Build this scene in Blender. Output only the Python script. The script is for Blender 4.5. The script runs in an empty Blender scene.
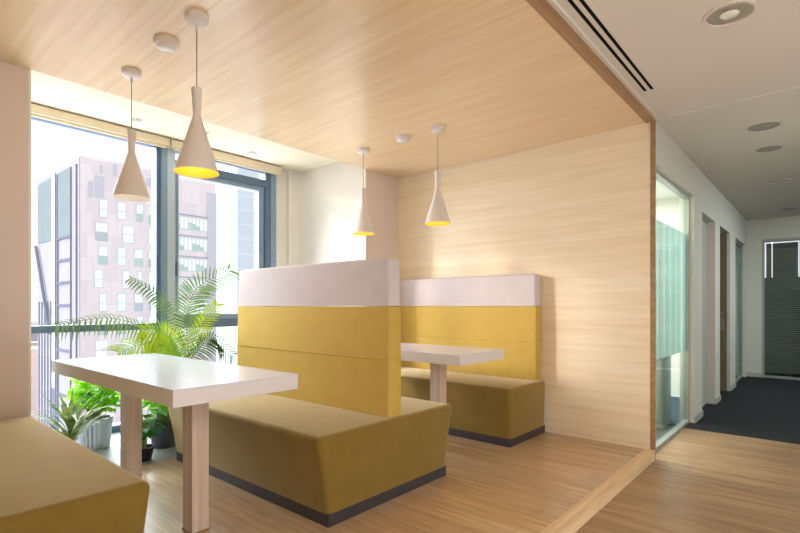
import bpy, bmesh, math, random
from mathutils import Vector, Matrix
random.seed(7)
C = bpy.context.scene.collection
SC = bpy.context.scene
PI = math.pi
H = 1.15            # eye height above the alcove floor
ANG = math.radians(40.86)
FL = -0.075         # corridor floor level

# ------------------------------------------------------------------ materials
def srgb(r, g, b):
    f = lambda c: (c/255/12.92) if c/255 <= .04045 else ((c/255+.055)/1.055)**2.4
    return (f(r), f(g), f(b), 1)
def newmat(name):
    m = bpy.data.materials.new(name); m.use_nodes = True
    nt = m.node_tree; b = nt.nodes['Principled BSDF']
    return m, nt, b
def N(nt, t, **kw):
    n = nt.nodes.new(t)
    for k, v in kw.items(): setattr(n, k, v)
    return n
def ramp(nt, src, stops):
    r = N(nt, 'ShaderNodeValToRGB'); el = r.color_ramp.elements
    el[0].position, el[0].color = stops[0]; el[1].position, el[1].color = stops[-1]
    for p, c in stops[1:-1]:
        e = el.new(p); e.color = c
    nt.links.new(src, r.inputs[0]); return r.outputs[0]
def mapping(nt, scale=(1,1,1), coord='Object', rot=(0,0,0)):
    tc = N(nt, 'ShaderNodeTexCoord'); mp = N(nt, 'ShaderNodeMapping')
    mp.inputs['Scale'].default_value = scale; mp.inputs['Rotation'].default_value = rot
    nt.links.new(tc.outputs[coord], mp.inputs[0]); return mp.outputs[0]
def noise(nt, vec, scale=5, detail=3, rough=.5):
    n = N(nt, 'ShaderNodeTexNoise'); n.inputs['Scale'].default_value = scale
    n.inputs['Detail'].default_value = detail; n.inputs['Roughness'].default_value = rough
    nt.links.new(vec, n.inputs['Vector']); return n.outputs['Fac']
def mixc(nt, fac, a, b, mode='MIX'):
    m = N(nt, 'ShaderNodeMix', data_type='RGBA', blend_type=mode)
    for s, v in ((m.inputs[0], fac), (m.inputs[6], a), (m.inputs[7], b)):
        if hasattr(v, 'links') or isinstance(v, bpy.types.NodeSocket): nt.links.new(v, s)
        else: s.default_value = v
    return m.outputs[2]
def bump(nt, b, h, strength=.2, dist=.01):
    n = N(nt, 'ShaderNodeBump'); n.inputs['Strength'].default_value = strength; n.inputs['Distance'].default_value = dist
    nt.links.new(h, n.inputs['Height']); nt.links.new(n.outputs[0], b.inputs['Normal'])
def plain(name, col, rough=.5, metal=0, var=.04, spec=.5, emis=None, es=0, scale=3, sheen=0):
    m, nt, b = newmat(name)
    v = mapping(nt); n = noise(nt, v, scale, 3)
    c = srgb(*col); lo = tuple(x*(1-var) for x in c[:3])+(1,); hi = tuple(min(1, x*(1+var)) for x in c[:3])+(1,)
    nt.links.new(ramp(nt, n, [(.3, lo), (.7, hi)]), b.inputs['Base Color'])
    b.inputs['Roughness'].default_value = rough; b.inputs['Metallic'].default_value = metal
    b.inputs['Specular IOR Level'].default_value = spec
    if sheen: b.inputs['Sheen Weight'].default_value = sheen
    if emis:
        b.inputs['Emission Color'].default_value = srgb(*emis); b.inputs['Emission Strength'].default_value = es
    return m
def wood(name, base, dark, light, along='Y', rough=.4, spec=.5, plank=None, contrast=1.0, stretch=1.0, seams=(), fine=60, coat=0):
    """grain stretched along one axis; plank = (length, width) draws board joints"""
    m, nt, b = newmat(name)
    k = .9*stretch; t = 30
    sc = {'Y': (t, k, t), 'X': (k, t, t), 'Z': (t, t, k)}[along]
    v = mapping(nt, sc)
    n1 = noise(nt, v, .8, 5, .6)
    sc2 = {'Y': (fine, 2.2, fine), 'X': (2.2, fine, fine), 'Z': (fine, fine, 2.2)}[along]
    n2 = noise(nt, mapping(nt, sc2), 1.3, 3, .6)
    c1 = ramp(nt, n1, [(.32, srgb(*dark)), (.5, srgb(*base)), (.68, srgb(*light))])
    lo = 1-.14*contrast
    c2 = ramp(nt, n2, [(.3, (lo, lo, lo, 1)), (.65, (1, 1, 1, 1))])
    col = mixc(nt, 1.0, c1, c2, 'MULTIPLY')
    if plank:
        br = N(nt, 'ShaderNodeTexBrick'); br.inputs['Scale'].default_value = 1
        br.inputs['Brick Width'].default_value = plank[0]; br.inputs['Row Height'].default_value = plank[1]
        br.inputs['Mortar Size'].default_value = .0015; br.inputs['Mortar Smooth'].default_value = .3
        br.inputs['Color1'].default_value = (1.0, 1.0, 1.0, 1); br.inputs['Color2'].default_value = (.84, .84, .84, 1)
        br.inputs['Mortar'].default_value = (.62, .6, .58, 1); br.offset = .37
        rot = (0, 0, -PI/2) if along == 'Y' else (0, 0, 0)
        nt.links.new(mapping(nt, (1,1,1), rot=rot), br.inputs['Vector'])
        col = mixc(nt, 1.0, col, br.outputs['Color'], 'MULTIPLY')
    for sx in seams:
        tc = N(nt, 'ShaderNodeTexCoord'); sp = N(nt, 'ShaderNodeSeparateXYZ'); nt.links.new(tc.outputs['Object'], sp.inputs[0])
        a = N(nt, 'ShaderNodeMath', operation='SUBTRACT'); a.inputs[1].default_value = sx; nt.links.new(sp.outputs[0], a.inputs[0])
        a2 = N(nt, 'ShaderNodeMath', operation='ABSOLUTE'); nt.links.new(a.outputs[0], a2.inputs[0])
        a3 = N(nt, 'ShaderNodeMath', operation='LESS_THAN'); a3.inputs[1].default_value = .0022; nt.links.new(a2.outputs[0], a3.inputs[0])
        col = mixc(nt, a3.outputs[0], col, tuple(x*.72 for x in srgb(*base)[:3])+(1,))
    nt.links.new(col, b.inputs['Base Color'])
    b.inputs['Roughness'].default_value = rough; b.inputs['Specular IOR Level'].default_value = spec
    if coat: b.inputs['Coat Weight'].default_value = coat; b.inputs['Coat Roughness'].default_value = .2
    bump(nt, b, n2, .06, .002)
    return m
def fabric(name, col, dark, sheen=.5, tint=(255, 240, 200), rough=.85, scale=9):
    m, nt, b = newmat(name)
    n = noise(nt, mapping(nt), scale, 4, .6)
    f = noise(nt, mapping(nt), 420, 2, .5)
    c = ramp(nt, n, [(.3, srgb(*dark)), (.72, srgb(*col))])
    c = mixc(nt, 1.0, c, ramp(nt, f, [(.3, (.84,.84,.84,1)), (.7, (1,1,1,1))]), 'MULTIPLY')
    nt.links.new(c, b.inputs['Base Color'])
    b.inputs['Roughness'].default_value = rough; b.inputs['Specular IOR Level'].default_value = .2
    b.inputs['Sheen Weight'].default_value = sheen; b.inputs['Sheen Roughness'].default_value = .4
    b.inputs['Sheen Tint'].default_value = srgb(*tint)
    bump(nt, b, f, .12, .002)
    return m
def glassmat(name, col=(245, 250, 250), alpha=.12, rough=.02, tint_t=(1,1,1)):
    """architectural glass: mostly transparent, a little glossy"""
    m = bpy.data.materials.new(name); m.use_nodes = True; nt = m.node_tree; nt.nodes.clear()
    o = N(nt, 'ShaderNodeOutputMaterial'); t = N(nt, 'ShaderNodeBsdfTransparent'); g = N(nt, 'ShaderNodeBsdfGlossy')
    t.inputs[0].default_value = (*tint_t, 1); g.inputs['Color'].default_value = srgb(*col); g.inputs['Roughness'].default_value = rough
    fr = N(nt, 'ShaderNodeFresnel'); fr.inputs[0].default_value = 1.35
    mu = N(nt, 'ShaderNodeMath', operation='MULTIPLY'); mu.inputs[1].default_value = alpha*5
    mu.use_clamp = True
    nt.links.new(fr.outputs[0], mu.inputs[0])
    mx = N(nt, 'ShaderNodeMixShader'); nt.links.new(mu.outputs[0], mx.inputs[0]); nt.links.new(t.outputs[0], mx.inputs[1]); nt.links.new(g.outputs[0], mx.inputs[2])
    nt.links.new(mx.outputs[0], o.inputs[0]); return m
def leafmat(name, a, b2, trans=.25, scale=6):
    m, nt, b = newmat(name)
    n = noise(nt, mapping(nt), scale, 3)
    c = ramp(nt, n, [(.3, srgb(*a)), (.7, srgb(*b2))])
    nt.links.new(c, b.inputs['Base Color']); b.inputs['Roughness'].default_value = .4
    tr = N(nt, 'ShaderNodeBsdfTranslucent'); nt.links.new(c, tr.inputs[0])
    mx = N(nt, 'ShaderNodeMixShader'); mx.inputs[0].default_value = trans
    o = nt.nodes['Material Output']
    nt.links.new(b.outputs[0], mx.inputs[1]); nt.links.new(tr.outputs[0], mx.inputs[2]); nt.links.new(mx.outputs[0], o.inputs[0])
    return m

M = {}
M['wall_wood']  = wood('wall_maple', (242,224,194), (236,213,178), (246,231,206), 'Y', .42, .4, fine=30, contrast=.45)
M['ceil_wood']  = wood('ceiling_maple', (235,208,168), (229,198,155), (240,216,180), 'Y', .30, .5, seams=(1.22,), fine=30, contrast=.4, coat=.5)
M['trim_wood']  = wood('trim_maple', (232,202,160), (214,180,136), (240,214,176), 'X', .45, .4, fine=50)
M['trim_dark']  = wood('trim_brown_maple', (168,134,100), (150,116,84), (180,148,112), 'X', .5, .3)  # darker brown maple for the head, right upright and foot plates
M['floor_wood'] = wood('floor_oak', (208,174,134), (188,148,106), (222,193,157), 'Y', .32, .8, plank=(1.2, .18), stretch=1.6, fine=26, contrast=1.6, coat=.35)
M['hall_wood']  = wood('hall_oak', (182,146,106), (160,122,84), (198,164,124), 'Y', .36, .5, plank=(1.2, .18), stretch=1.6, fine=26, contrast=1.8)
M['leg_wood']   = wood('leg_pale_wood', (216,196,180), (204,180,162), (226,208,194), 'Z', .45, .4, fine=90, contrast=.9)
M['edge_wood']  = wood('table_edge', (212,196,182), (202,184,168), (222,208,196), 'X', .45, .4, fine=80, contrast=.5)
M['table_top']  = plain('white_laminate', (214,220,242), .2, 0, .015, .5)
M['table_side'] = plain('laminate_edge', (220,216,218), .4, 0, .02, .5)
M['white_wall'] = plain('white_wall_paint', (240,236,228), .7, 0, .015, .3)
M['pier']       = plain('warm_wall_paint', (224,210,200), .6, 0, .02, .3)
M['hall_wall']  = plain('hall_wall_paint', (214,213,205), .7, 0, .015, .3)
M['bay_ceil']   = plain('bay_ceiling_paint', (234,226,206), .8, 0, .01, .2)
M['hall_ceil']  = plain('hall_ceiling_paint', (220,214,206), .8, 0, .01, .2)
M['tile']       = plain('grey_stone_tile', (132,136,142), .4, 0, .12, .5, scale=14)
M['carpet']     = fabric('charcoal_carpet', (44,44,50), (26,26,31), .15, (120,120,130), .95, 30)
M['seat']       = fabric('olive_velvet', (138,113,52), (130,105,44), 1.0, (255,236,196))
M['yellow']     = fabric('mustard_fabric', (208,176,92), (202,169,84), .4, (255,230,150))
M['mauve']      = fabric('pale_mauve_fabric', (216,208,210), (210,201,203), .25, (255,240,235))
M['plinth']     = plain('charcoal_plinth', (62,58,62), .45, 0, .05, .4)
M['shade']      = plain('matt_shade_white', (224,216,212), .45, 0, .01, .4)
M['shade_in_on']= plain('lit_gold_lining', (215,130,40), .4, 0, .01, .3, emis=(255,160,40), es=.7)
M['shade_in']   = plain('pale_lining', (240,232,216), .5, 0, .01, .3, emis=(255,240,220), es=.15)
M['bulb']       = plain('glowing_bulb', (255,230,180), .3, 0, 0, .3, emis=(255,214,130), es=3)
M['bulb_off']   = plain('frosted_bulb', (240,236,228), .3, 0, 0, .3)
M['cord']       = plain('grey_cord', (150,138,126), .6, 0, .02)
M['plastic']    = plain('white_plastic', (222,210,206), .35, 0, .01)
M['lens']       = plain('frosted_lens', (235,235,228), .1, 0, .01)
M['alu']        = plain('blue_grey_aluminium', (132,158,182), .4, .3, .05, .5)
M['alu_dark']   = plain('dark_aluminium', (94,116,142), .4, .3, .05, .5)
M['alu_light']  = plain('pale_aluminium', (186,204,220), .35, .2, .04, .5)
M['black']      = plain('black_slot', (16,14,14), .8, 0, 0, .1)
M['blind']      = plain('cream_blind_cassette', (228,216,190), .6, 0, .02, .3)
M['chrome']     = plain('polished_reflector', (215,205,190), .3, .6, .02, .5)
M['brushed']    = plain('brushed_steel', (176,172,162), .3, .9, .05, .5)
M['silver']     = plain('ribbed_silver', (222,224,230), .3, .7, .05, .5)
M['greypot']    = plain('slate_planter', (74,82,96), .5, 0, .05)
M['blackpot']   = plain('black_nursery_pot', (34,34,38), .5, 0, .05)
M['soil']       = plain('dark_soil', (60,46,36), .95, 0, .3, .1, scale=60)
M['glass']      = glassmat('window_glass', alpha=.05)
M['pglass']     = glassmat('partition_glass', (225,245,240), .10, .02, (.95,.98,.975))
M['dglass']     = glassmat('end_glass', (225,240,240), .12, .03, (.85,.88,.88))
M['grayframe']  = plain('grey_metal_frame', (168,172,166), .4, .3, .03)
M['greencab']   = plain('grey_cabinet_paint', (172,180,174), .5, 0, .04)
M['bluecarpet'] = fabric('blue_grey_carpet', (70,82,98), (52,62,76), .1, (140,150,160), .95, 25)
M['browndoor']  = plain('taupe_door', (116,108,88), .5, 0, .04)
M['whitedoor']  = plain('white_door', (176,180,174), .5, 0, .02)
M['palm']       = leafmat('palm_leaf', (62,108,44), (136,164,76), .22)
M['palm_dark']  = leafmat('palm_leaf_dark', (50,84,44), (112,132,70), .25)
M['palm_lime']  = leafmat('palm_leaf_lime', (124,166,26), (184,200,52), .35)
M['stemgreen']  = plain('green_stem', (120,150,70), .5, 0, .1)
M['lime']       = leafmat('lime_leaf', (140,215,20), (190,240,60), .6, 12)
M['deepgreen']  = leafmat('deep_green_leaf', (22,92,34), (62,148,50), .2, 14)
M['strap']      = leafmat('variegated_leaf', (60,116,66), (176,188,112), .35, 22)
M['stem']       = plain('leaf_stem', (150,176,110), .5, 0, .1)

# ------------------------------------------------------------------ mesh helpers
def link(name, bm, mat, parent=None, smooth=False, loc=None):
    me = bpy.data.meshes.new(name); bm.to_mesh(me); bm.free()
    o = bpy.data.objects.new(name, me); C.objects.link(o)
    for mm in (mat if isinstance(mat, (list, tuple)) else [mat]): me.materials.append(mm)
    if smooth:
        for p in me.polygons: p.use_smooth = True
        try: me.set_sharp_from_angle(angle=math.radians(40))
        except Exception: pass
    if parent: o.parent = parent
    if loc: o.location = loc
    return o
def add_box(bm, x0, x1, y0, y1, z0, z1, mi=0, bev=0, seg=2):
    vs = [bm.verts.new(v) for v in ((x0,y0,z0),(x1,y0,z0),(x1,y1,z0),(x0,y1,z0),(x0,y0,z1),(x1,y0,z1),(x1,y1,z1),(x0,y1,z1))]
    fs = [bm.faces.new([vs[i] for i in q]) for q in ((3,2,1,0),(4,5,6,7),(0,1,5,4),(1,2,6,5),(2,3,7,6),(3,0,4,7))]
    for f in fs: f.material_index = mi
    if bev:
        es = set(e for f in fs for e in f.edges)
        bmesh.ops.bevel(bm, geom=list(es), offset=bev, segments=seg, affect='EDGES', profile=.5)
    return vs
def box(name, x0, x1, y0, y1, z0, z1, mat, parent=None, bev=0, seg=2):
    bm = bmesh.new(); add_box(bm, x0, x1, y0, y1, z0, z1, 0, bev, seg)
    return link(name, bm, mat, parent, smooth=bool(bev))
def hexa(bm, bot, top):
    """bot/top: four (x,y,z) counter-clockwise"""
    b = [bm.verts.new(v) for v in bot]; t = [bm.verts.new(v) for v in top]
    bm.faces.new(b[::-1]); bm.faces.new(t)
    for i in range(4): bm.faces.new((b[i], b[(i+1)%4], t[(i+1)%4], t[i]))
    return b, t
def add_lathe(bm, prof, seg=32, c=(0,0,0), cap0=False, cap1=False, rib=None):
    rings = []
    for r, z in prof:
        ring = []
        for i in range(seg):
            a = 2*PI*i/seg; rr = r*(1+(rib*math.cos(a*seg/4) if rib else 0))
            ring.append(bm.verts.new((c[0]+rr*math.cos(a), c[1]+rr*math.sin(a), c[2]+z)))
        rings.append(ring)
    for a, b in zip(rings, rings[1:]):
        for i in range(seg): bm.faces.new((a[i], a[(i+1)%seg], b[(i+1)%seg], b[i]))
    if cap0: bm.faces.new(rings[0][::-1])
    if cap1: bm.faces.new(rings[-1])
def lathe(name, prof, mat, parent=None, seg=32, c=(0,0,0), cap0=False, cap1=False, rib=None):
    bm = bmesh.new(); add_lathe(bm, prof, seg, c, cap0, cap1, rib)
    bmesh.ops.recalc_face_normals(bm, faces=bm.faces)
    return link(name, bm, mat, parent, True)
def add_tube(bm, pts, r, seg=8, r1=None):
    pts = [Vector(p) for p in pts]; prev = None; n = len(pts)
    for i, p in enumerate(pts):
        d = (pts[min(i+1, n-1)]-pts[max(i-1, 0)]).normalized()
        u = d.cross(Vector((0,0,1)));
        if u.length < 1e-3: u = d.cross(Vector((0,1,0)))
        u.normalize(); w = d.cross(u)
        rr = r if r1 is None else r+(r1-r)*i/(n-1)
        ring = [bm.verts.new(p+u*rr*math.cos(2*PI*k/seg)+w*rr*math.sin(2*PI*k/seg)) for k in range(seg)]
        if prev:
            for k in range(seg): bm.faces.new((prev[k], prev[(k+1)%seg], ring[(k+1)%seg], ring[k]))
        else: bm.faces.new(ring[::-1])
        prev = ring
    bm.faces.new(prev)
def tube(name, pts, r, mat, parent=None, seg=8, r1=None):
    bm = bmesh.new(); add_tube(bm, pts, r, seg, r1)
    bmesh.ops.recalc_face_normals(bm, faces=bm.faces); return link(name, bm, mat, parent, True)
def struct(o): o['kind'] = 'structure'; return o
def thing(name, label, cat, loc=(0,0,0), group=None, rz=0):
    o = bpy.data.objects.new(name, None); C.objects.link(o); o.location = loc; o.rotation_euler = (0,0,rz)
    o.empty_display_size = .1; o['label'] = label; o['category'] = cat
    if group: o['group'] = group
    return o
def tag(o, label, cat, group=None):
    o['label'] = label; o['category'] = cat
    if group: o['group'] = group
    return o
def dup(root, loc, label):
    r = root.copy(); C.objects.link(r); r.location = loc; r['label'] = label
    for ch in list(root.children):
        c = ch.copy(); C.objects.link(c); c.parent = r
        for g in ch.children:
            d = g.copy(); C.objects.link(d); d.parent = c
    return r

# ------------------------------------------------------------------ the setting
XL, XR = 0.10, 4.272          # alcove end walls
YF, YB = 1.09, 3.74          # alcove front edge, pier plane
YW = 4.95                    # window plane
BX0, BX1 = 0.80, 3.77       # bay sides
ZC, ZB = 2.62, 2.78          # wood ceiling, bay ceiling
YH = 1.035                   # corridor wall plane
struct(box('floor_alcove', XL, XR, YF, YB-.02, FL, 0, M['floor_wood']))
struct(box('floor_bay', BX0-.1, BX1+.1, YB-.02, YW+.1, FL, 0, M['tile']))
struct(box('floor', -4, 5.6, -3, YF+.0, FL-.1, FL, M['hall_wood']))
struct(box('floor_carpet', 5.6, 12.6, -3, YH+.1, FL-.1, FL, M['carpet']))
struct(box('ceiling_alcove', XL, XR, YF-.01, YB, ZC, ZC+.2, M['ceil_wood']))
struct(box('ceiling_bay', BX0-.1, BX1+.1, YB, YW+.1, ZB, ZB+.1, M['bay_ceil']))
struct(box('wall_right', XR, XR+.05, YF-.036, YB+.3, FL, ZC+.1, M['wall_wood']))
struct(box('wall_left', XL-.05, XL, YF-.005, YB+.3, FL, ZC+.1, M['wall_wood']))
struct(box('wall_pier_left', XL-.05, BX0, YB, YW+.1, FL, ZB+.1, M['pier']))
struct(box('wall_pier_right', BX1, XR+.05, YB, YW+.1, FL, ZB+.1, M['pier']))
# the bright lining of the right-hand reveal is painted white
struct(box('wall_bay_right', BX1-.012, BX1, YB+.001, YW, 0, ZB, M['white_wall']))
struct(box('wall_bay_left', BX0, BX0+.012, YB+.001, YW, 0, ZB, M['white_wall']))
struct(box('wall_back', 3.41, BX1-.012, YW-.02, YW+.1, 0, ZB, M['white_wall']))
struct(box('wall_back_return', 3.60, BX1-.012, YW-.07, YW-.02, 0, ZB, M['white_wall']))
struct(box('wall_back_header', BX0, 3.41, YW-.02, YW+.1, 2.76, ZB, M['white_wall']))

# frame of the alcove opening
bm = bmesh.new(); add_box(bm, XL-.05, XR+.0, YF-.07, YF, FL, .006, 0, .003)
struct(link('trim_1', bm, M['trim_wood']))                                   # kerb
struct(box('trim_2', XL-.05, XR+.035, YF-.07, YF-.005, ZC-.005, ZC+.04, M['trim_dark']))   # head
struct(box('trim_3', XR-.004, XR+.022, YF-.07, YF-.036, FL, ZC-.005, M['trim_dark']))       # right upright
struct(box('trim_6', XR+.022, XR+.032, YF-.07, YF-.036, FL, ZC+.02, M['trim_wood']))
struct(box('trim_4', XL-.085, XL-.05, YF-.07, YF-.005, FL, ZC-.005, M['trim_wood']))
struct(box('trim_5', XL-.05, XR+.05, YF-.09, YF-.07, ZC+.012, ZC+.06, M['hall_ceil']))

# corridor ceilings (front part a little higher, with the slot diffuser)
ZF, ZK = 2.65, 2.642
struct(box('ceiling', -4, XR+.05, -3, YF+.05, ZF, ZF+.12, M['hall_ceil']))
struct(box('ceiling_corridor', XR+.05, 12.6, -3, YH+.1, ZK, ZK+.18, M['hall_ceil']))
struct(box('wall_hall_back', -4, 12.6, -3.1, -3, FL, 2.75, M['hall_wall']))
struct(box('wall_hall_left', -4.1, -4, -3.1, YF+.1, FL, 2.75, M['hall_wall']))
struct(box('wall_hall_front', -4, XL-.085, YH, YH+.1, FL, 2.75, M['hall_wall']))

# corridor wall with its openings
def hw(name, x0, x1, z0, z1, y1=YH+.13): return struct(box(name, x0, x1, YH, y1, z0, z1, M['hall_wall']))
hw('wall_hall_1', XR+.035, 5.90, 2.30, ZK); hw('wall_hall_2', 5.90, 6.34, FL, ZK); hw('wall_hall_3', 6.34, 7.20, 2.20, ZK)
hw('wall_hall_4', 7.20, 7.57, FL, ZK); hw('wall_hall_5', 7.57, 8.46, 2.20, ZK); hw('wall_hall_6', 8.46, 9.03, FL, ZK)
hw('wall_hall_7', 9.03, 10.3, 2.20, ZK); hw('wall_hall_8', 10.3, 10.45, FL, ZK)
for i, (a, b) in enumerate(((5.90, 6.34), (7.20, 7.57), (8.46, 9.03))):
    struct(box('baseboard_hall_%d' % (i+1), a, b, YH-.012, YH, FL, FL+.07, M['whitedoor']))
d1 = struct(box('door_1', 6.34, 7.20, YH+.09, YH+.13, FL, 2.20, M['whitedoor']))
h_ = tube('door_handle', [(6.45, YH+.09, .95), (6.45, YH+.04, .95), (6.57, YH+.04, .95)], .009, M['brushed'], d1)
d2 = struct(box('door_2', 8.40, 8.455, YH+.035, 1.9, FL, 2.20, M['browndoor']))
bm = bmesh.new(); add_box(bm, 8.385, 8.40, 1.105, 1.15, .80, 1.06, 0, .003)
link('lock_plate', bm, M['brushed'], d2)
tube('door_handle', [(8.39, 1.125, 1.01), (8.345, 1.125, 1.01), (8.345, 1.06, 1.01)], .011, M['brushed'], d2)
def glazed(name, x0, x1, z0, z1, y, t=.035, axis='X'):
    bm = bmesh.new()
    for a in ((x0, x1, z0, z0+t), (x0, x1, z1-t, z1), (x0, x0+t, z0+t, z1-t), (x1-t, x1, z0+t, z1-t)):
        add_box(bm, a[0], a[1], y-.025, y+.025, a[2], a[3])
    f = struct(link(name, bm, M['grayframe']))
    box('pane', x0+t, x1-t, y-.004, y+.004, z0+t, z1-t, M['pglass'], f)
    return f
w5 = glazed('window_1', XR+.04, 5.90, FL, 2.30, YH+.065, .03)
# frosted manifestation film on the glass, vertical stripes
m, nt, b = newmat('frosted_film'); nt.nodes.remove(b)
o_ = nt.nodes['Material Output']; tr = N(nt, 'ShaderNodeBsdfTransparent'); tl = N(nt, 'ShaderNodeBsdfTranslucent'); df = N(nt, 'ShaderNodeBsdfDiffuse')
wv = N(nt, 'ShaderNodeTexWave'); wv.inputs['Scale'].default_value = 1.3; wv.bands_direction = 'X'; nt.links.new(mapping(nt), wv.inputs[0])
cc = ramp(nt, wv.outputs['Fac'], [(.0, srgb(160,188,186)), (.97, srgb(178,204,200)), (.995, srgb(240,250,246))])
nt.links.new(cc, tl.inputs[0]); nt.links.new(cc, df.inputs[0])
mx1 = N(nt, 'ShaderNodeMixShader'); mx1.inputs[0].default_value = .5; nt.links.new(tl.outputs[0], mx1.inputs[1]); nt.links.new(df.outputs[0], mx1.inputs[2])
mx2 = N(nt, 'ShaderNodeMixShader'); mx2.inputs[0].default_value = .72; nt.links.new(tr.outputs[0], mx2.inputs[1]); nt.links.new(mx1.outputs[0], mx2.inputs[2])
nt.links.new(mx2.outputs[0], o_.inputs[0]); M['film'] = m
box('frosted_film', XR+.07, 5.87, YH+.072, YH+.074, .68, 1.91, M['film'], w5)
w6 = glazed('window_2', 9.03, 10.3, FL, 2.20, YH+.065, .03)
bm = bmesh.new()
for k in range(60): add_box(bm, 9.08, 10.25, YH+.10, YH+.115, FL+.06+k*.037, FL+.06+k*.037+.024)
link('slat_blind', bm, M['whitedoor'], w6)
# meeting room behind the partition
struct(box('floor_meeting_room', XR+.05, 12.6, YH+.1, 4.2, FL-.1, FL, M['bluecarpet']))
struct(box('ceiling_meeting_room', XR+.05, 12.6, YH+.13, 4.2, 2.62, 2.7, M['white_wall']))
struct(box('wall_meeting_back', XR+.05, 12.6, 4.2, 4.3, FL, 2.7, M['white_wall']))
struct(box('wall_meeting_right', 7.44, 7.5, YH+.13, 4.2, FL, 2.62, M['white_wall']))
cab = thing('low_cabinet', 'grey low cabinet behind the glass partition of the corridor', 'cabinet', (5.4, 1.22, FL))
box('carcass', 0, .36, 0, .55, 0, .70, M['greencab'], cab, .004)
box('cabinet_top', -.01, .37, -.01, .56, .70, .72, M['white_wall'], cab, .003)
box('cabinet_door', -.012, 0, .01, .27, .03, .68, M['greencab'], cab, .002)
box('cabinet_door', -.012, 0, .28, .54, .03, .68, M['greencab'], cab, .002)

# end wall of the corridor with its glazed front
XE = 10.45
struct(box('wall_end_left', XE, XE+.1, .82, YH+.1, FL, ZK, M['hall_wall']))
struct(box('wall_end_header', XE, XE+.1, -3, .82, 2.29, ZK, M['hall_wall']))
struct(box('baseboard_end', XE-.012, XE, .82, YH, FL, FL+.07, M['whitedoor']))
bm = bmesh.new()
for a in ((-2.9, .82, FL, FL+.04), (-2.9, .82, 2.25, 2.29), (.785, .82, FL+.04, 2.25), (-.35, -.31, FL+.04, 2.25), (-2.9, -2.86, FL+.04, 2.25)):
    add_box(bm, XE, XE+.05, a[0], a[1], a[2], a[3])
w7 = struct(link('window_3', bm, M['grayframe']))
box('pane', XE+.02, XE+.028, -.31, .785, FL+.04, 2.25, M['dglass'], w7)
box('pane', XE+.02, XE+.028, -2.86, -.35, FL+.04, 2.25, M['dglass'], w7)
# office behind: dark venetian blinds, with added glowing strips for the bright edges
M['darkwall'] = plain('dark_office_wall', (110,116,110), .8, 0, .1)
M['slat'] = plain('dark_slats', (150,152,148), .5, 0, .05)
M['glow'] = plain('emissive_edge_strip', (250,245,250), .5, 0, 0, .1, emis=(250,240,250), es=.9)
struct(box('wall_office_back', 12.5, 12.6, -3, YH+.1, FL, 2.6, M['darkwall']))
bm = bmesh.new()
for a in ((.772, .797, 1.64, 2.25), (.682, .697, 1.64, 2.25), (.32, .340, 1.64, 2.25), (.34, .772, 2.228, 2.25)):
    add_box(bm, 10.600, 10.603, a[0], a[1], a[2], a[3])
w8 = struct(link('blind_edge_glow', bm, M['glow']))
bm = bmesh.new()
for k in range(58):
    z = FL+.08+k*.037
    add_box(bm, 10.62, 10.64, -.30, .81, z, z+.024)
link('slat_blind', bm, M['slat'], w8)
box('partition_panel', 10.72, 10.75, -2.9, .95, FL, 2.6, M['darkwall'], w8)
dk = thing('reception_desk', 'dark grey desk half seen behind the blinds of the end office', 'desk', (10.66, .3, FL))
box('desk_top', 0, .04, -.55, .12, 1.50, 1.53, M['grayframe'], dk)
box('desk_panel', .005, .035, -.54, .11, 0, 1.50, M['plinth'], dk)

# window bay
def winframe():
    z0, z1 = 0.0, 2.76
    bm = bmesh.new()
    add_box(bm, BX0+.012, 3.41, YW-.06, YW+.06, z0, z0+.06)
    add_box(bm, BX0+.012, 3.41, YW-.06, YW+.06, z1-.05, z1)
    add_box(bm, BX0+.012, .88, YW-.06, YW+.06, z0+.06, z1-.05)
    f = struct(link('window_5', bm, M['alu_dark']))
    # central mullion: dark edge, pale face, blue-grey
    box('mullion', 2.055, 2.095, YW-.05, YW+.06, .06, z1-.05, M['alu_dark'], f)
    box('mullion', 2.095, 2.15, YW-.08, YW+.06, .06, z1-.05, M['alu'], f)
    box('mullion', 2.15, 2.225, YW-.08, YW+.06, .06, z1-.05, M['alu_light'], f)
    box('transom', .88, 2.055, YW-.05, YW+.05, .925, .985, M['alu_dark'], f)
    box('transom', 2.225, 3.27, YW-.05, YW+.05, .925, 1.015, M['alu_dark'], f)
    box('transom', 2.225, 3.27, YW-.07, YW+.05, 2.52, 2.60, M['alu_dark'], f)
    box('jamb', 3.27, 3.335, YW-.07, YW+.06, .06, z1-.05, M['alu_dark'], f)
    box('jamb', 3.335, 3.41, YW-.08, YW+.06, .06, z1-.05, M['alu'], f)
    # casement sash
    bm = bmesh.new()
    for a in ((2.225, 3.27, 1.015, 1.06), (2.225, 3.27, 2.475, 2.52), (2.225, 2.265, 1.06, 2.475), (3.20, 3.27, 1.06, 2.475)):
        add_box(bm, a[0], a[1], YW-.045, YW+.03, a[2], a[3])
    s = link('casement_sash', bm, M['alu'], f)
    bm = bmesh.new()
    for a in ((2.265, 3.20, 1.06, 1.072), (2.265, 3.20, 2.463, 2.475), (2.265, 2.277, 1.072, 2.463), (3.188, 3.20, 1.072, 2.463)):
        add_box(bm, a[0], a[1], YW-.05, YW+.03, a[2], a[3])
    link('glazing_bead', bm, M['alu_light'], s)
    box('sash_handle', 2.24, 2.255, YW-.075, YW-.045, 1.45, 1.58, M['alu_dark'], s, .003)
    for a in ((.88, 2.055, .06, .925), (.88, 2.055, .985, z1-.05), (2.225, 3.27, .06, .925), (2.277, 3.188, 1.072, 2.463), (2.225, 3.27, 2.60, z1-.05)):
        box('pane', a[0], a[1], YW-.004, YW+.004, a[2], a[3], M['glass'], f)
winframe()
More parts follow.
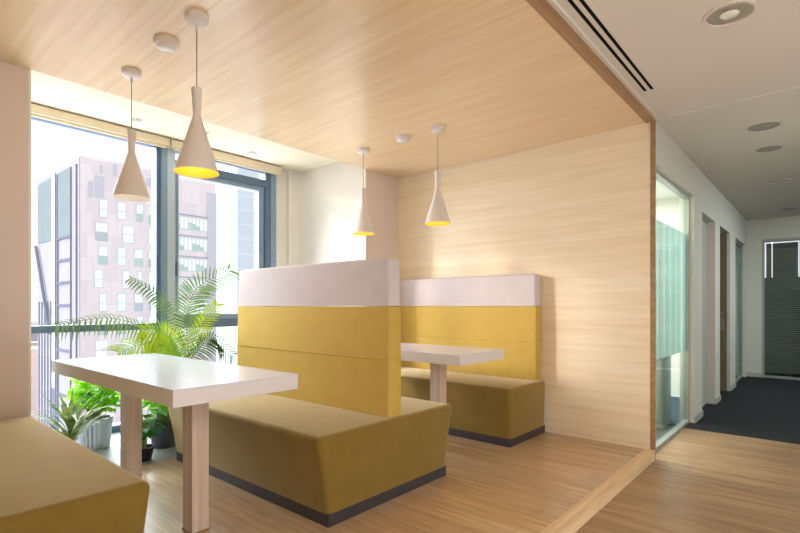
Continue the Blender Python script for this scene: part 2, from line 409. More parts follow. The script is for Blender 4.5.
def blind(x0, x1, label):
    t = thing('roller_blind', label, 'blind', ((x0+x1)/2, YW-.13, 2.675), 'cream roller blinds above the window')
    w = (x1-x0)/2
    box('cassette', -w, w, -.03, .045, .022, .095, M['blind'], t, .008)
    box('bottom_bar', -w+.02, w-.02, -.012, .012, 0, .024, M['blind'], t, .004)
    for s in (-1, 1): box('end_bracket', s*w-.006, s*w+.006, -.034, .05, .015, .10, M['blind'], t, .002)
    return t
blind(BX0+.02, 2.13, 'cream roller blind rolled up above the wide left window pane')
blind(2.16, 3.43, 'cream roller blind rolled up above the right window with the casement')

# ------------------------------------------------------------------ booths
def upholster(name, bot, top, mat, parent, bev=.04, seg=4, div=8, puff=0):
    bm = bmesh.new(); hexa(bm, bot, top)
    bmesh.ops.bevel(bm, geom=[e for e in bm.edges if max(v.co.z for v in e.verts) > max(v[2] for v in bot)+.01], offset=bev, segments=seg, affect='EDGES', profile=.5)
    bmesh.ops.recalc_face_normals(bm, faces=bm.faces)
    return link(name, bm, mat, parent, True)
def rect(x0, x1, y0, y1, z): return [(x0,y0,z), (x1,y0,z), (x1,y1,z), (x0,y1,z)]
def booth(label, x0, loc, sb, st, back, Ly=1.72):
    """sb/st: seat x-range at bottom and top; back: x-range of the backrest (local x)"""
    t = thing('booth_bench', label, 'bench', loc, 'booth benches of the alcove')
    box('plinth', sb[0]+.002, sb[1]-.002, .002, Ly-.002, 0, .066, M['plinth'], t)
    upholster('seat', rect(sb[0], sb[1], 0, Ly, .066), rect(st[0], st[1], -.01, Ly+.03, .478), M['seat'], t, .035)
    b0, b1 = back
    y0, y1 = .035, Ly-.01
    upholster('backrest', rect(b0, b1, y0-.0, y1+.02, .44), rect(b0, b1, y0, y1, 1.148), M['yellow'], t, .008, 3)
    upholster('headrest', rect(b0, b1, y0, y1, 1.15), rect(b0+.002, b1-.002, y0+.004, y1-.01, 1.445), M['mauve'], t, .022, 4)
    # piping around the back
    e = .001
    z = .828
    lo = [(b0-e, y0-e, z), (b1+e, y0-e, z), (b1+e, y1+.012, z), (b0-e, y1+.012, z), (b0-e, y0-e, z)]
    bm = bmesh.new()
    for p, q in zip(lo, lo[1:]): add_tube(bm, [p, q], .0045, 8)
    link('piping', bm, M['yellow'], t, True)
    return t
booth('double-sided booth bench with mustard back standing between the two tables', 1.68, (1.68, 1.945, 0), (0, 1.05), (-.075, 1.125), (.503, .623))
booth('single booth bench against the wood wall, mustard back with pale top band', 3.64, (3.60, 1.93, 0), (0, .655), (-.035, .658), (.54, .657))
booth('olive velvet bench seat in the near left corner, cut off by the frame', .11, (.105, 1.965, 0), (0, .655), (.0, .708), (.005, .125))

# ------------------------------------------------------------------ tables
def table():
    t = thing('booth_table', 'white topped rectangular table beside the near left bench', 'table', (1.245, 2.045, 0), 'tables of the booths')
    L = 1.72; W = .32
    bm = bmesh.new(); add_box(bm, -W, W, 0, L, .725, .797, 0, .002, 1); link('apron_slab', bm, M['table_side'], t)
    bm = bmesh.new(); add_box(bm, -W, W, 0, L, .797, .801, 0, .0012, 1); link('tabletop', bm, M['table_top'], t)
    for y in (.36, 1.20):
        lg = box('leg', -.062, .028, y, y+.10, .004, .725, M['leg_wood'], t, .002, 1)
        box('foot_plate', -.066, .032, y-.004, y+.104, 0, .006, M['trim_dark'], t)
    return t
t1 = table()
dup(t1, (3.225, 1.955, 0), 'pale rectangular table in front of the bench on the wood wall')

# ------------------------------------------------------------------ pendants, sensors, lamps
def pendant(x, y, label, on):
    zt, zw, zb = 2.25, 2.105, 1.825
    t = thing('pendant_lamp', label, 'lamp', (x, y, zb), 'hourglass pendant lamps')
    Zc = ZC-zb
    lathe('canopy', [(.0, 0), (.022, 0), (.044, .006), (.055, .017), (.056, .045)], M['shade'], t, 36, (0,0,Zc-.045), False, True)
    tube('cord', [(0,0,zt-zb-.01), (0,0,Zc-.04)], .0028, M['cord'], t, 8)
    lathe('cord_grip', [(.0075, 0), (.006, .03), (.003, .035)], M['shade'], t, 12, (0,0,Zc-.078), True, True)
    prof = [(.107, 0), (.100, .02), (.080, .09), (.053, .175), (.030, .25), (.0205, .28), (.0185, .295), (.0195, .315), (.0225, .37), (.0265, .425)]
    bm = bmesh.new(); add_lathe(bm, prof, 48, (0,0,0), False, True)
    sh = link('lamp_shade', bm, M['shade'], t, True)
    inn = [(r-.002, z) for r, z in prof[:6]]
    bm = bmesh.new(); add_lathe(bm, [(.107, 0)]+inn, 48, (0,0,0), False, True)
    bmesh.ops.reverse_faces(bm, faces=bm.faces)
    link('shade_lining', bm, M['shade_in_on'] if on else M['shade_in'], sh, True)
    lathe('bulb', [(.001, 0), (.014, .006), (.02, .022), (.016, .04), (.010, .06)], M['bulb'] if on else M['bulb_off'], t, 20, (0,0,.08), False, True)
    if on:
        l = bpy.data.lights.new('pendant_light', 'POINT'); l.energy = 1.3; l.color = (1, .66, .3); l.shadow_soft_size = .03
        lo = bpy.data.objects.new('pendant_light', l); C.objects.link(lo); lo.location = (x, y, zb+.05)
    return t
pendant(1.225, 3.28, 'white hourglass pendant lamp nearest the window with a pale unlit mouth', False)
pendant(1.208, 2.405, 'largest looking white pendant lamp, glowing orange inside, over the near table', True)
pendant(3.255, 3.27, 'small pendant lamp against the white column, behind the double bench', True)
pendant(3.255, 2.405, 'pendant lamp in front of the wood wall, over the far table', True)
def sensor(x, y, label):
    t = thing('ceiling_detector', label, 'detector', (x, y, ZC), 'round ceiling detectors')
    lathe('base_ring', [(.066, 0), (.067, -.02), (.062, -.032)], M['plastic'], t, 36, (0,0,0), True, True)
    lathe('sensor_head', [(.052, -.032), (.046, -.044), (.028, -.052), (.001, -.054)], M['plastic'], t, 36)
    lathe('lens_window', [(.03, -.0515), (.02, -.055), (.001, -.057)], M['lens'], t, 24)
sensor(1.213, 2.76, 'round white detector between the two near pendant lamps')
sensor(3.235, 2.765, 'round white detector between the two far pendant lamps')

def downlight(x, y, z, r, label, cat='downlight', deep=True, group=None, name='recessed_downlight'):
    t = thing(name, label, cat, (x, y, z), group)
    if deep:
        lathe('trim_ring', [(r, -.001), (r-.002, -.007), (r*.86, -.009), (r*.84, -.002)], M['plastic'], t, 40)
        lathe('reflector', [(r*.85, -.004), (r*.70, .0-.0025), (r*.45, -.0015), (.001, -.001)], M['chrome'], t, 40)
        lathe('lamp_lens', [(r*.36, -.006), (r*.3, -.012), (.001, -.014)], M['lens'], t, 24)
    else:
        lathe('trim_ring', [(r, -.001), (r-.003, -.006), (r*.88, -.006)], M['plastic'], t, 40)
        lathe('grille', [(r*.9, -.004), (r*.6, -.007), (.001, -.008)], M['greygrille'], t, 40)
    return t
M['greygrille'] = plain('grey_disc', (160,158,148), .6, 0, .06)
# near downlight is a real recess: a bowl standing above the ceiling skin is not visible, so the bowl is shallow and polished
downlight(3.01, .37, ZF, .12, 'round recessed downlight with polished reflector, nearest the top edge', group='corridor ceiling discs')
downlight(5.05, .385, ZK, .125, 'flat grey ceiling disc, first beyond the bright downlight', deep=False, group='corridor ceiling discs', name='ceiling_speaker', cat='ceiling speaker')
downlight(5.80, .40, ZK, .115, 'flat grey ceiling disc, second beyond the bright downlight', deep=False, group='corridor ceiling discs', name='ceiling_speaker', cat='ceiling speaker')
downlight(7.40, .41, ZK, .115, 'faint white downlight far down the corridor ceiling', group='corridor ceiling discs')
downlight(9.6, .43, ZK, .11, 'small dark ceiling disc closest to the end wall of the corridor', deep=False, group='corridor ceiling discs', name='ceiling_speaker', cat='ceiling speaker')
downlight(1.74, 4.55, ZB, .045, 'small spotlight in the window bay ceiling behind the unlit pendant lamp', group='bay spotlights', name='bay_spotlight', cat='spotlight')
downlight(2.92, 4.60, ZB, .05, 'small spotlight in the bay ceiling above the casement window', group='bay spotlights', name='bay_spotlight', cat='spotlight')
sp = thing('fire_sprinkler', 'tiny sprinkler head hanging from the bay ceiling beside the lit pendant', 'sprinkler', (2.30, 4.40, ZB))
lathe('escutcheon', [(.035, 0), (.03, -.006), (.012, -.008)], M['plastic'], sp, 24)
lathe('nozzle', [(.008, -.006), (.007, -.035)], M['brushed'], sp, 12)
lathe('deflector', [(.001, -.036), (.015, -.038), (.015, -.041), (.001, -.042)], M['brushed'], sp, 16)
# slot diffuser
sl = thing('slot_diffuser', 'long ceiling air diffuser with two black slots beside the wood frame', 'diffuser', (1.3, .92, ZF))
box('diffuser_frame', -2.4, 2.42, -.045, .045, -.004, 0, M['hall_ceil'], sl)
box('slot', -2.39, 2.40, .015, .033, -.0055, -.004, M['black'], sl)
box('slot', -2.39, 2.40, -.028, -.010, -.0055, -.004, M['black'], sl)

# ------------------------------------------------------------------ plants
def frond(bm_, pts, n=26, ln=.20, wid=.012, droop=.3, fwd=.7, side=None):
    """pinnate palm frond along a 3D polyline (smoothed); leaflets are folded tapering blades"""
    P_ = [Vector(p) for p in pts]
    def cr(t):
        t = max(0, min(.9999, t))*(len(P_)-1); i = int(t); u = t-i
        p0 = P_[max(i-1,0)]; p1 = P_[i]; p2 = P_[i+1]; p3 = P_[min(i+2, len(P_)-1)]
        return .5*((2*p1)+(p2-p0)*u+(2*p0-5*p1+4*p2-p3)*u*u+(3*p1-p0-3*p2+p3)*u**3)
    add_tube(bm_, [cr(i/14) for i in range(15)], .005, 6, .0015)
    for i in range(n):
        t = .22+.78*i/(n-1)
        p = cr(t); d = (cr(t+.02)-cr(t-.02)).normalized()
        s = d.cross(Vector((-.42,-.80,.42)))
        s = (s-d*s.dot(d)).normalized(); up = s.cross(d).normalized()
        if up.z < 0: up = -up
        L = ln*(math.sin(PI*(.15+.80*(1-(t-.22)/.78)))**.6)*random.uniform(.9, 1.08)
        for sg in (-1, 1):
            f = fwd*random.uniform(.85, 1.15)*(1+.8*max(0, t-.7))
            dr = (s*sg+d*f+up*.15).normalized()
            w = d*wid*.5
            q = []
            for k, (a, ww) in enumerate(((0,.5), (.3,1), (.65,.8), (1,.05))):
                c = p+dr*L*a+Vector((0,0,-1))*droop*L*a*a
                q.append((bm_.verts.new(c-w*ww), bm_.verts.new(c+up*(-.003) ), bm_.verts.new(c+w*ww)))
            for a, b in zip(q, q[1:]):
                bm_.faces.new((a[0], a[1], b[1], b[0])); bm_.faces.new((a[1], a[2], b[2], b[1]))
def blade(bm, base, d, L, W, bend=.4, fold=.15, nseg=6, up=Vector((0,0,1)), shape='oval', wave=0):
    """a single leaf: ribbon with mid-rib fold, bending down"""
    d = d.normalized(); s = d.cross(up)
    if s.length < .05: s = d.cross(Vector((0,1,0)))
    s.normalize(); n = s.cross(d).normalized(); prev = None
    p = Vector(base); dirv = d.copy()
    for k in range(nseg+1):
        t = k/nseg
        if shape == 'oval': w = W*math.sin(PI*min(1, .06+.94*t)**.8)
        elif shape == 'strap': w = W*(1-t**3)*(.6+.4*math.sin(PI*min(1,t*1.5)))
        else: w = W*math.sin(PI*(.08+.92*t)**.6)
        w = max(w, .0008); wv = wave*math.sin(k*2.1)
        row = (bm.verts.new(p-s*w+n*(fold*w+wv)), bm.verts.new(p), bm.verts.new(p+s*w+n*(fold*w-wv)))
        if prev:
            bm.faces.new((prev[0], prev[1], row[1], row[0])); bm.faces.new((prev[1], prev[2], row[2], row[1]))
        prev = row
        dirv = (dirv+Vector((0,0,-1))*bend/nseg).normalized(); n = s.cross(dirv).normalized()
        p = p+dirv*(L/nseg)

# areca palm: fronds laid out in world space around its crown
def ray_at(px, py, Y):
    """point of the window bay seen at that place of the photograph, in the plane Y (used only to read off sizes)"""
    f = 491.3; s = (px-400)/f; rx = math.cos(ANG)+math.sin(ANG)*s; ry = math.sin(ANG)-math.cos(ANG)*s
    d = Y/ry; return (rx*d, Y, H+(306-py)*d/f)
PX, PY = 2.12, 4.34
pt = thing('potted_palm', 'tall areca palm with arching feathery fronds behind the double bench', 'potted plant', (PX, PY, 0))
lathe('pot', [(.13, 0), (.15, .03), (.175, .30), (.185, .34), (.175, .345), (.165, .33)], M['greypot'], pt, 36, (0,0,0), True)
lathe('soil', [(.167, .32), (.001, .325)], M['soil'], pt, 24)
crown = Vector((PX, PY, .62))
def W2L(p): return Vector(p)-Vector((PX, PY, 0))
fr = [ # (points from the base to the tip, material, leaflet length, pairs, droop)
 ([(PX-.02,PY,.33), ray_at(178,355,4.26), ray_at(150,331,4.18), ray_at(110,318,4.05), ray_at(57,325,3.95)], 'palm', .13, 34, .55),
 ([(PX-.01,PY+.02,.33), ray_at(184,345,4.40), ray_at(172,318,4.42), ray_at(158,295,4.43), ray_at(131,279,4.43)], 'palm_dark', .10, 28, .5),
 ([(PX,PY,.33), ray_at(188,350,4.32), ray_at(187,318,4.22), ray_at(197,288,4.15), ray_at(229,270,4.08)], 'palm', .19, 36, .25),
 ([(PX+.02,PY,.33), ray_at(188,362,4.2), ray_at(194,340,4.08), ray_at(204,322,4.0), ray_at(217,304,3.98)], 'palm_lime', .12, 28, .2),
 ([(PX+.02,PY-.02,.33), ray_at(188,368,4.2), ray_at(200,348,4.05), ray_at(214,338,4.0), ray_at(233,354,3.98)], 'palm_dark', .16, 30, .5),
 ([(PX-.02,PY-.02,.33), ray_at(182,372,4.2), ray_at(170,350,4.08), ray_at(150,342,4.02), ray_at(119,352,4.0)], 'palm_lime', .22, 34, .4),
 ([(PX+.0,PY-.02,.33), ray_at(182,368,4.2), ray_at(174,345,4.1), ray_at(162,332,4.05), ray_at(142,330,4.02)], 'palm_lime', .19, 30, .4),
 ([(PX-.03,PY+.02,.33), ray_at(180,372,4.3), ray_at(174,352,4.3), ray_at(165,340,4.3), ray_at(150,345,4.3)], 'palm', .17, 26, .5),
]
for pts, mm, ln, n, dr in fr:
    bm = bmesh.new(); frond(bm, [W2L(p) for p in pts], n, ln, .016, dr)
    link('frond', bm, M[mm], pt, True)
bm = bmesh.new()
for k in range(5):
    a = k*1.3; add_tube(bm, [(.03*math.cos(a), .03*math.sin(a), .31), (.02*math.cos(a), .02*math.sin(a), .55)], .009, 8, .006)
link('stem', bm, M['stemgreen'], pt, True)

def leafy(t, n, r, h, z0, mat, L, Wd, shape='oval', stems=True, bend=.5, seed=1, stemmat='stem', spread=1.0, wave=.004):
    rnd = random.Random(seed); bm = bmesh.new(); bs = bmesh.new()
    for k in range(n):
        a = rnd.uniform(0, 2*PI); el = rnd.uniform(.15, 1.0); rr = r*math.sqrt(rnd.random())*spread
        p = Vector((rr*math.cos(a), rr*math.sin(a), z0+h*el*(1-.35*(rr/r)**2)))
        d = Vector((math.cos(a+rnd.uniform(-.7,.7)), math.sin(a+rnd.uniform(-.7,.7)), rnd.uniform(-.1, .8)))
        blade(bm, p, d, L*rnd.uniform(.7, 1.1), Wd*rnd.uniform(.8, 1.1), bend, .25, 6, shape=shape, wave=wave)
        add_tube(bs, [(rr*.12*math.cos(a), rr*.12*math.sin(a), z0-.04), tuple(p*.5+Vector((0,0,(z0)*.5))), tuple(p)], .0035, 5, .002)
    link('stem', bs, M[stemmat], t, True)
    return link('foliage', bm, M[mat], t, True)
# silver planter with lime plant
sv = thing('silver_planter', 'lime green leafy plant in a ribbed silver planter by the window', 'potted plant', (1.40, 4.50, 0), 'small plants on the bay floor')
lathe('pot', [(.10, 0), (.105, .01), (.125, .235), (.128, .245), (.118, .245), (.115, .23)], M['silver'], sv, 96, (0,0,0), True, False, .04)
lathe('soil', [(.118, .225), (.001, .23)], M['soil'], sv, 24)
leafy(sv, 120, .14, .38, .26, 'lime', .11, .052, bend=.7, seed=3, wave=.01)
# strap-leaved plant behind the near bench
st = thing('strap_leaf_plant', 'plant with long variegated strap leaves behind the near left bench', 'potted plant', (1.06, 3.90, 0), 'small plants on the bay floor')
lathe('pot', [(.06, 0), (.08, .12), (.085, .13), (.076, .13), (.072, .115)], M['greypot'], st, 32, (0,0,0), True)
lathe('soil', [(.074, .11), (.001, .115)], M['soil'], st, 20)
rnd = random.Random(5); bm = bmesh.new(); bs = bmesh.new()
for k in range(30):
    a = k*2.4+rnd.uniform(-.3, .3); el = rnd.uniform(.7, 2.3)
    blade(bm, (.015*math.cos(a), .015*math.sin(a), .20+.006*k), Vector((math.cos(a), math.sin(a), el)), rnd.uniform(.24, .38), .018, rnd.uniform(.5, 1.3), .3, 9, shape='strap')
add_tube(bs, [(0,0,.11), (0,0,.38)], .014, 8, .01)
link('stem', bs, M['stemgreen'], st, True); link('foliage', bm, M['strap'], st, True)
# small dark plant in a black pot
bk = thing('black_pot_plant', 'small dark green plant in a black pot behind the table legs', 'potted plant', (1.525, 3.85, 0), 'small plants on the bay floor')
lathe('pot', [(.052, 0), (.068, .085), (.074, .088), (.074, .10), (.066, .10), (.064, .085)], M['blackpot'], bk, 32, (0,0,0), True)
lathe('soil', [(.066, .083), (.001, .087)], M['soil'], bk, 20)
rnd = random.Random(9); bm = bmesh.new(); bs = bmesh.new()
for k in range(34):
    a = k*2.4; r_ = rnd.uniform(.02, .085); z = rnd.uniform(.20, .42)-.4*r_
    p = Vector((r_*math.cos(a), r_*math.sin(a), z))
    add_tube(bs, [(.012*math.cos(a), .012*math.sin(a), .08), (p.x*.35, p.y*.35, z*.65), tuple(p)], .004, 6, .002)
    blade(bm, p, Vector((math.cos(a), math.sin(a), rnd.uniform(.0,.5))), rnd.uniform(.08, .125), .034, .9, .2, 7)
link('stem', bs, M['stem'], bk, True); link('foliage', bm, M['deepgreen'], bk, True)
# lime plant in a slate pot behind it
lp = thing('slate_pot_plant', 'lime leaved plant behind the small black pot, under the table', 'potted plant', (1.79, 4.12, 0), 'small plants on the bay floor')
lathe('pot', [(.09, 0), (.115, .20), (.12, .21), (.11, .21), (.105, .19)], M['greypot'], lp, 32, (0,0,0), True)
lathe('soil', [(.107, .185), (.001, .19)], M['soil'], lp, 20)
leafy(lp, 75, .15, .34, .22, 'lime', .13, .04, bend=.7, seed=11)

# ------------------------------------------------------------------ outside
def onY(px, Y):
    f = 491.3; s = (px-400)/f; rx = math.cos(ANG)+math.sin(ANG)*s; ry = math.sin(ANG)-math.cos(ANG)*s
    return Y*rx/ry, Y/ry
GZ = -42
M['facade'] = None
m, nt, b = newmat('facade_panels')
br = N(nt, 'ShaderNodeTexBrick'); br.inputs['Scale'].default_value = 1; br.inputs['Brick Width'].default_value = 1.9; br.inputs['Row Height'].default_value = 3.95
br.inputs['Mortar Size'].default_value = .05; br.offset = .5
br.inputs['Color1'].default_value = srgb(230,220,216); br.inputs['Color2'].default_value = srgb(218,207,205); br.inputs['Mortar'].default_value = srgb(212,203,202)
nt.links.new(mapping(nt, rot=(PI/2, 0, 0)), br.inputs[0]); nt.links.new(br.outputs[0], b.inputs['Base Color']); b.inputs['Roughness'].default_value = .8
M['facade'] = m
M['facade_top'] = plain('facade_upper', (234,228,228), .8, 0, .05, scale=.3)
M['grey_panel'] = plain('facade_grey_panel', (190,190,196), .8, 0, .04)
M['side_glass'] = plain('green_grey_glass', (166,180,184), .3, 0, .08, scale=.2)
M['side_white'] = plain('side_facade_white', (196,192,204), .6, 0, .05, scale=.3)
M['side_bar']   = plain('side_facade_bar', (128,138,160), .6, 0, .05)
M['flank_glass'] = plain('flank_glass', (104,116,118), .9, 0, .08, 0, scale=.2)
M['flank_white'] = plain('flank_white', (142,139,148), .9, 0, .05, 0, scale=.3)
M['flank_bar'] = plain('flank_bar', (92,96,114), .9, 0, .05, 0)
M['win_white']  = plain('office_pane_white', (240,244,240), .3, 0, .05, scale=.5, emis=(240,246,240), es=.12)
M['win_green']  = plain('office_pane_green', (168,196,186), .3, 0, .1, scale=.5)
Yb = 94.
cx0, dd = onY(80, Yb); cx1, _ = onY(216, Yb)
def zat(px, py, Y=Yb): return H+(306-py)*onY(px, Y)[1]/491.3
ztop = zat(80, 157)
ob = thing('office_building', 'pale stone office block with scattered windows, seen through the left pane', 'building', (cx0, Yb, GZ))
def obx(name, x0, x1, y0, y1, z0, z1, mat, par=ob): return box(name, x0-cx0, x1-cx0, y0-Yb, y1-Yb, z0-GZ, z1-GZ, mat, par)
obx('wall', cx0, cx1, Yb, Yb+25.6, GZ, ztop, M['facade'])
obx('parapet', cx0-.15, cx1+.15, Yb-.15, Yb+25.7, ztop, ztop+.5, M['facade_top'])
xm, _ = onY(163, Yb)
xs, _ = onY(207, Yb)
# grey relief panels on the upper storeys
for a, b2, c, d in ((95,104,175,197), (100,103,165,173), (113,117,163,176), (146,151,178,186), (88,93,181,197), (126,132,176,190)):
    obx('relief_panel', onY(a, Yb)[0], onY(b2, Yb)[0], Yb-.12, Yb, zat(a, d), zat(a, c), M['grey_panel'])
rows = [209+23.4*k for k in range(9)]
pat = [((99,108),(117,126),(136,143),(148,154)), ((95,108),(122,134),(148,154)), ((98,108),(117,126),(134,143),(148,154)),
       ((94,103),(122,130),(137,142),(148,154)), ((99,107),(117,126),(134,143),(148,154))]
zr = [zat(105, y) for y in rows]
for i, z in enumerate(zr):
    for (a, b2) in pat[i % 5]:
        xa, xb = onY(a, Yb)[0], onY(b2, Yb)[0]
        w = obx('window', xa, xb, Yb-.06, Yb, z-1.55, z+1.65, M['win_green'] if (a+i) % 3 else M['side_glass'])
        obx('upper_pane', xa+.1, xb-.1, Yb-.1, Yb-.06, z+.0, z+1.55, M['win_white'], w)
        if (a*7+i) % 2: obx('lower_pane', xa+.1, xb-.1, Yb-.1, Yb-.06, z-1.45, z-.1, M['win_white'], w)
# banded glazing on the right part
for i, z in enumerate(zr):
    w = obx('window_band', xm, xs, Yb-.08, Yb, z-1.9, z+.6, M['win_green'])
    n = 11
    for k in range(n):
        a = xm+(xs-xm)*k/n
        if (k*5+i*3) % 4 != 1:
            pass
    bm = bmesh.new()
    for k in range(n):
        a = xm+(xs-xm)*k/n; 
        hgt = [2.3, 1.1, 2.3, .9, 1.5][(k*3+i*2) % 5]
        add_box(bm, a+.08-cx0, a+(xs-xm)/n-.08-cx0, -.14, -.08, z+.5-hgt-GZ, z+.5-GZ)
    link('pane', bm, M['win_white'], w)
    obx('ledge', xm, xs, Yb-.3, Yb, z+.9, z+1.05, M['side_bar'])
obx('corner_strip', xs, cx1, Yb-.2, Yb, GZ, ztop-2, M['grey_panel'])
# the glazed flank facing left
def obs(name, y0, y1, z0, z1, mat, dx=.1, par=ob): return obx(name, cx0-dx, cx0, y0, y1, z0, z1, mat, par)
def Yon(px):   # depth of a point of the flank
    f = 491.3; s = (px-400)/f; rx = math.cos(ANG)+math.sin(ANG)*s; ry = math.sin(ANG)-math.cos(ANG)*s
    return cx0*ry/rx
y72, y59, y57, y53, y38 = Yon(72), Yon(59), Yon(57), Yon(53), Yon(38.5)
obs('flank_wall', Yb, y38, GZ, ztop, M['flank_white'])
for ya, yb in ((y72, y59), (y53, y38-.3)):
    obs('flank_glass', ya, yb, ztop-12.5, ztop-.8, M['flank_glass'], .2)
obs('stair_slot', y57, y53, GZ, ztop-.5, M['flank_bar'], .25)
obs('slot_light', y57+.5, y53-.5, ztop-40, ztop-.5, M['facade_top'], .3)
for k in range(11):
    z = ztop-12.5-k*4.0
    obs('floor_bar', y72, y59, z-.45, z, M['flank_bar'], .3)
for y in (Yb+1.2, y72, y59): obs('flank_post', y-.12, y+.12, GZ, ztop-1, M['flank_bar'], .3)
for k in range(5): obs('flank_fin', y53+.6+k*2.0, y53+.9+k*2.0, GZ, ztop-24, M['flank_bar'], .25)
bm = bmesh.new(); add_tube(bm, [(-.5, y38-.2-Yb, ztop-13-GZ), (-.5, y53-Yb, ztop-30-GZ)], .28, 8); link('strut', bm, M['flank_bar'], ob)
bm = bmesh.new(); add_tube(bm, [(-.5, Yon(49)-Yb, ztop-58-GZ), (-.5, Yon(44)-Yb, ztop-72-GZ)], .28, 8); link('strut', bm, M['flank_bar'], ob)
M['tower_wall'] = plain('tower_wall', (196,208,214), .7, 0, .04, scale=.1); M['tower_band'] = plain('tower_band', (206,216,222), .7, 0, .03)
# pale tower to the right
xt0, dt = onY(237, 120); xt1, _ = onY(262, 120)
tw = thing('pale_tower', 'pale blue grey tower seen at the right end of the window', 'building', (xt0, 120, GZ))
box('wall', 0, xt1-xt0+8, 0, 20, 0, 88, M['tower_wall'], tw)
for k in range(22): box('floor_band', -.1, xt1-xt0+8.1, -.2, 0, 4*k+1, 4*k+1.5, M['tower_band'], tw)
# ground and the low city
M['ground'] = plain('city_ground', (106,98,98), .9, 0, .12, 0, scale=.05)
gp = box('ground', -900, 1400, 12, 1600, GZ-1, GZ, M['ground']); gp['kind'] = 'structure'
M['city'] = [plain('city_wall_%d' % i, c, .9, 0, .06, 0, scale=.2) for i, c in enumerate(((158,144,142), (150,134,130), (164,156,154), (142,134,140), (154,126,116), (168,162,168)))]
M['citywin'] = plain('city_windows', (128,134,146), .4, 0, .05)
rnd = random.Random(21)
kinds = ['pale pink', 'beige rose', 'off white', 'cool grey', 'terracotta tinted', 'white']
cells = []
for i in range(34):
    px = 20+i*8.0+rnd.uniform(-3, 3); Y = [135, 190, 260, 70, 50][i % 5]*rnd.uniform(.9, 1.1)
    if 35 < px < 222 and Y < 140: Y = rnd.uniform(48, 84)
    x, d = onY(px, Y); hgt = rnd.uniform(8, 20) if Y < 90 else rnd.uniform(20, 40)
    cells.append((x, Y, rnd.uniform(7, 13), rnd.uniform(6, 10), hgt))
done = []
for x, Y, w, dp, hgt in cells:
    if any(abs(x-a) < (w+c)/2+.5 and abs(Y-b_) < (dp+e)/1+.5 for a, b_, c, e in done): continue
    if x-w/2 < cx1+2 and x+w/2 > cx0-2 and Y < Yb+45 and Y+dp > Yb-1: continue
    if x+w/2 > xt0-2 and x-w/2 < xt1+12 and abs(Y-125) < 22: continue
    done.append((x, Y, w, dp)); k = len(done)
    ci = k % 6; ft = max(2, int(hgt/3.3))
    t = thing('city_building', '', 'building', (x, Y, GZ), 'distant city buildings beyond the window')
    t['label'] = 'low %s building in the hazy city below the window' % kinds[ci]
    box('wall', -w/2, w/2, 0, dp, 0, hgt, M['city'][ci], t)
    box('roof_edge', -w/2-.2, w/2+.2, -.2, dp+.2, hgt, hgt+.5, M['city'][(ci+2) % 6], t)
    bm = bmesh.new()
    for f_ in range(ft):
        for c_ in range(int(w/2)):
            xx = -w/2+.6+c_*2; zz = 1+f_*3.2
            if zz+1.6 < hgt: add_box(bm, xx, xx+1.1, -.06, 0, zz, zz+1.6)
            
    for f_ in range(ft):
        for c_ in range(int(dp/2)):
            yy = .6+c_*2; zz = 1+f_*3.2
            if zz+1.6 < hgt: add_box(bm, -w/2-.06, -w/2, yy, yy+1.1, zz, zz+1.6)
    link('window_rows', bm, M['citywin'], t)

# aerial haze imitated by a weak pale emission on each outdoor material
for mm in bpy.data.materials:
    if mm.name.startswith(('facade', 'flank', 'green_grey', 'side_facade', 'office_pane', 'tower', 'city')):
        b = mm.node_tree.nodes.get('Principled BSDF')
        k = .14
        b.inputs['Emission Color'].default_value = (.90, .91, 1.0, 1); b.inputs['Emission Strength'].default_value = k
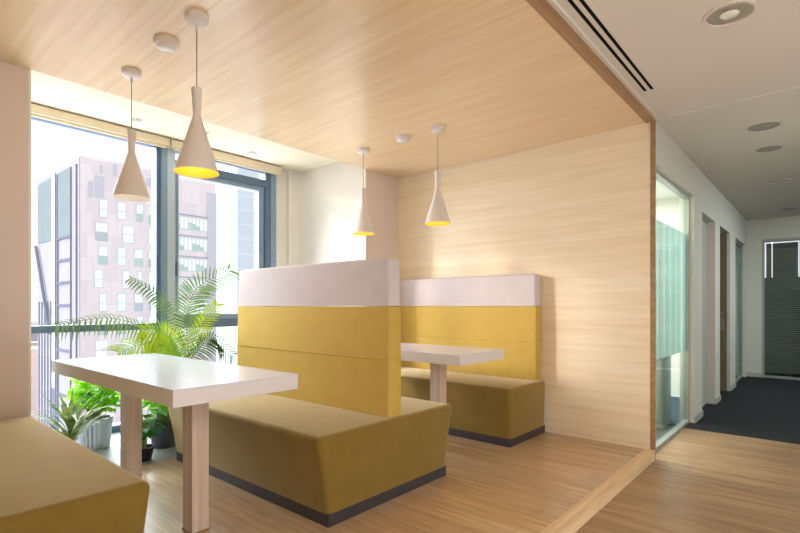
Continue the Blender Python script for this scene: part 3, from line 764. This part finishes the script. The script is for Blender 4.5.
# ------------------------------------------------------------------ light
w = bpy.data.worlds.new('World'); SC.world = w; w.use_nodes = True; nt = w.node_tree; bg = nt.nodes['Background']
tc = N(nt, 'ShaderNodeTexCoord'); sp_ = N(nt, 'ShaderNodeSeparateXYZ'); nt.links.new(tc.outputs['Generated'], sp_.inputs[0])
c = ramp(nt, sp_.outputs[2], [(0.0, srgb(250,248,250)), (.10, srgb(247,249,255)), (.40, srgb(232,240,254)), (1.0, srgb(205,220,248))])
nt.links.new(c, bg.inputs[0]); bg.inputs[1].default_value = 1.05
def sun(name, direction, energy, angle, col=(1,1,1)):
    l = bpy.data.lights.new(name, 'SUN'); l.energy = energy; l.angle = math.radians(angle); l.color = col
    o = bpy.data.objects.new(name, l); C.objects.link(o)
    o.rotation_euler = Vector(direction).to_track_quat('-Z', 'Y').to_euler(); return o
sun('sun', (.68, -.70, -.28), 1.3, 5, (1, .93, .82))
sun('sky_glow', (.13, -.9, -.42), 24, 105, (.89, .95, 1))
def area(name, loc, direction, sx, sy, energy, col=(1,1,1)):
    l = bpy.data.lights.new(name, 'AREA'); l.shape = 'RECTANGLE'; l.size = sx; l.size_y = sy; l.energy = energy; l.color = col
    o = bpy.data.objects.new(name, l); C.objects.link(o); o.location = loc
    o.rotation_euler = Vector(direction).to_track_quat('-Z', 'Y').to_euler(); return o
area('added_hall_fill', (.6, -1.6, 2.58), (.25, .55, -1), 4.5, 1.6, 105, (1, .955, .9))  # unseen area lamp at ceiling height, added as frontal fill
area('added_low_fill', (1.8, -1.2, .1), (.1, .7, 1), 4.0, 1.5, 62, (1, .94, .88))  # fill lamp added out of view, shining up from near the floor
area('added_corridor_fill', (8.0, -.9, 2.5), (0, .2, -1), 3.0, 1.0, 55, (.9, 1, .97))  # unseen area lamp added to brighten the corridor
area('added_sill_uplight', (2.3, 6.0, -1.0), (0, -.55, .83), 3.2, 1.0, 310, (.97, .98, 1))  # invented lamp hidden below the sill, added to brighten the ceiling by the window
area('added_office_fill', (11.6, .0, 2.5), (-.3, 0, -1), 1.2, 1.2, 60, (.95, 1, .97))  # area lamp added to lighten the room behind the end glass
area('meeting_room_light', (5.9, 2.6, 2.55), (0, 0, -1), 2.2, 1.6, 230, (.97, .99, 1))

# ------------------------------------------------------------------ camera
cam = bpy.data.cameras.new('camera'); co = bpy.data.objects.new('camera', cam); C.objects.link(co)
cam.sensor_width = 36; cam.lens = 491.3/800*36; cam.shift_y = (306-266.5)/800; cam.clip_end = 3000; cam.clip_start = .02
co.location = (0, 0, H); co.rotation_euler = (PI/2, 0, ANG-PI/2)
SC.camera = co
SC.view_settings.view_transform = 'Standard'; SC.view_settings.look = 'None'
SC.view_settings.exposure = .18; SC.view_settings.gamma = 1
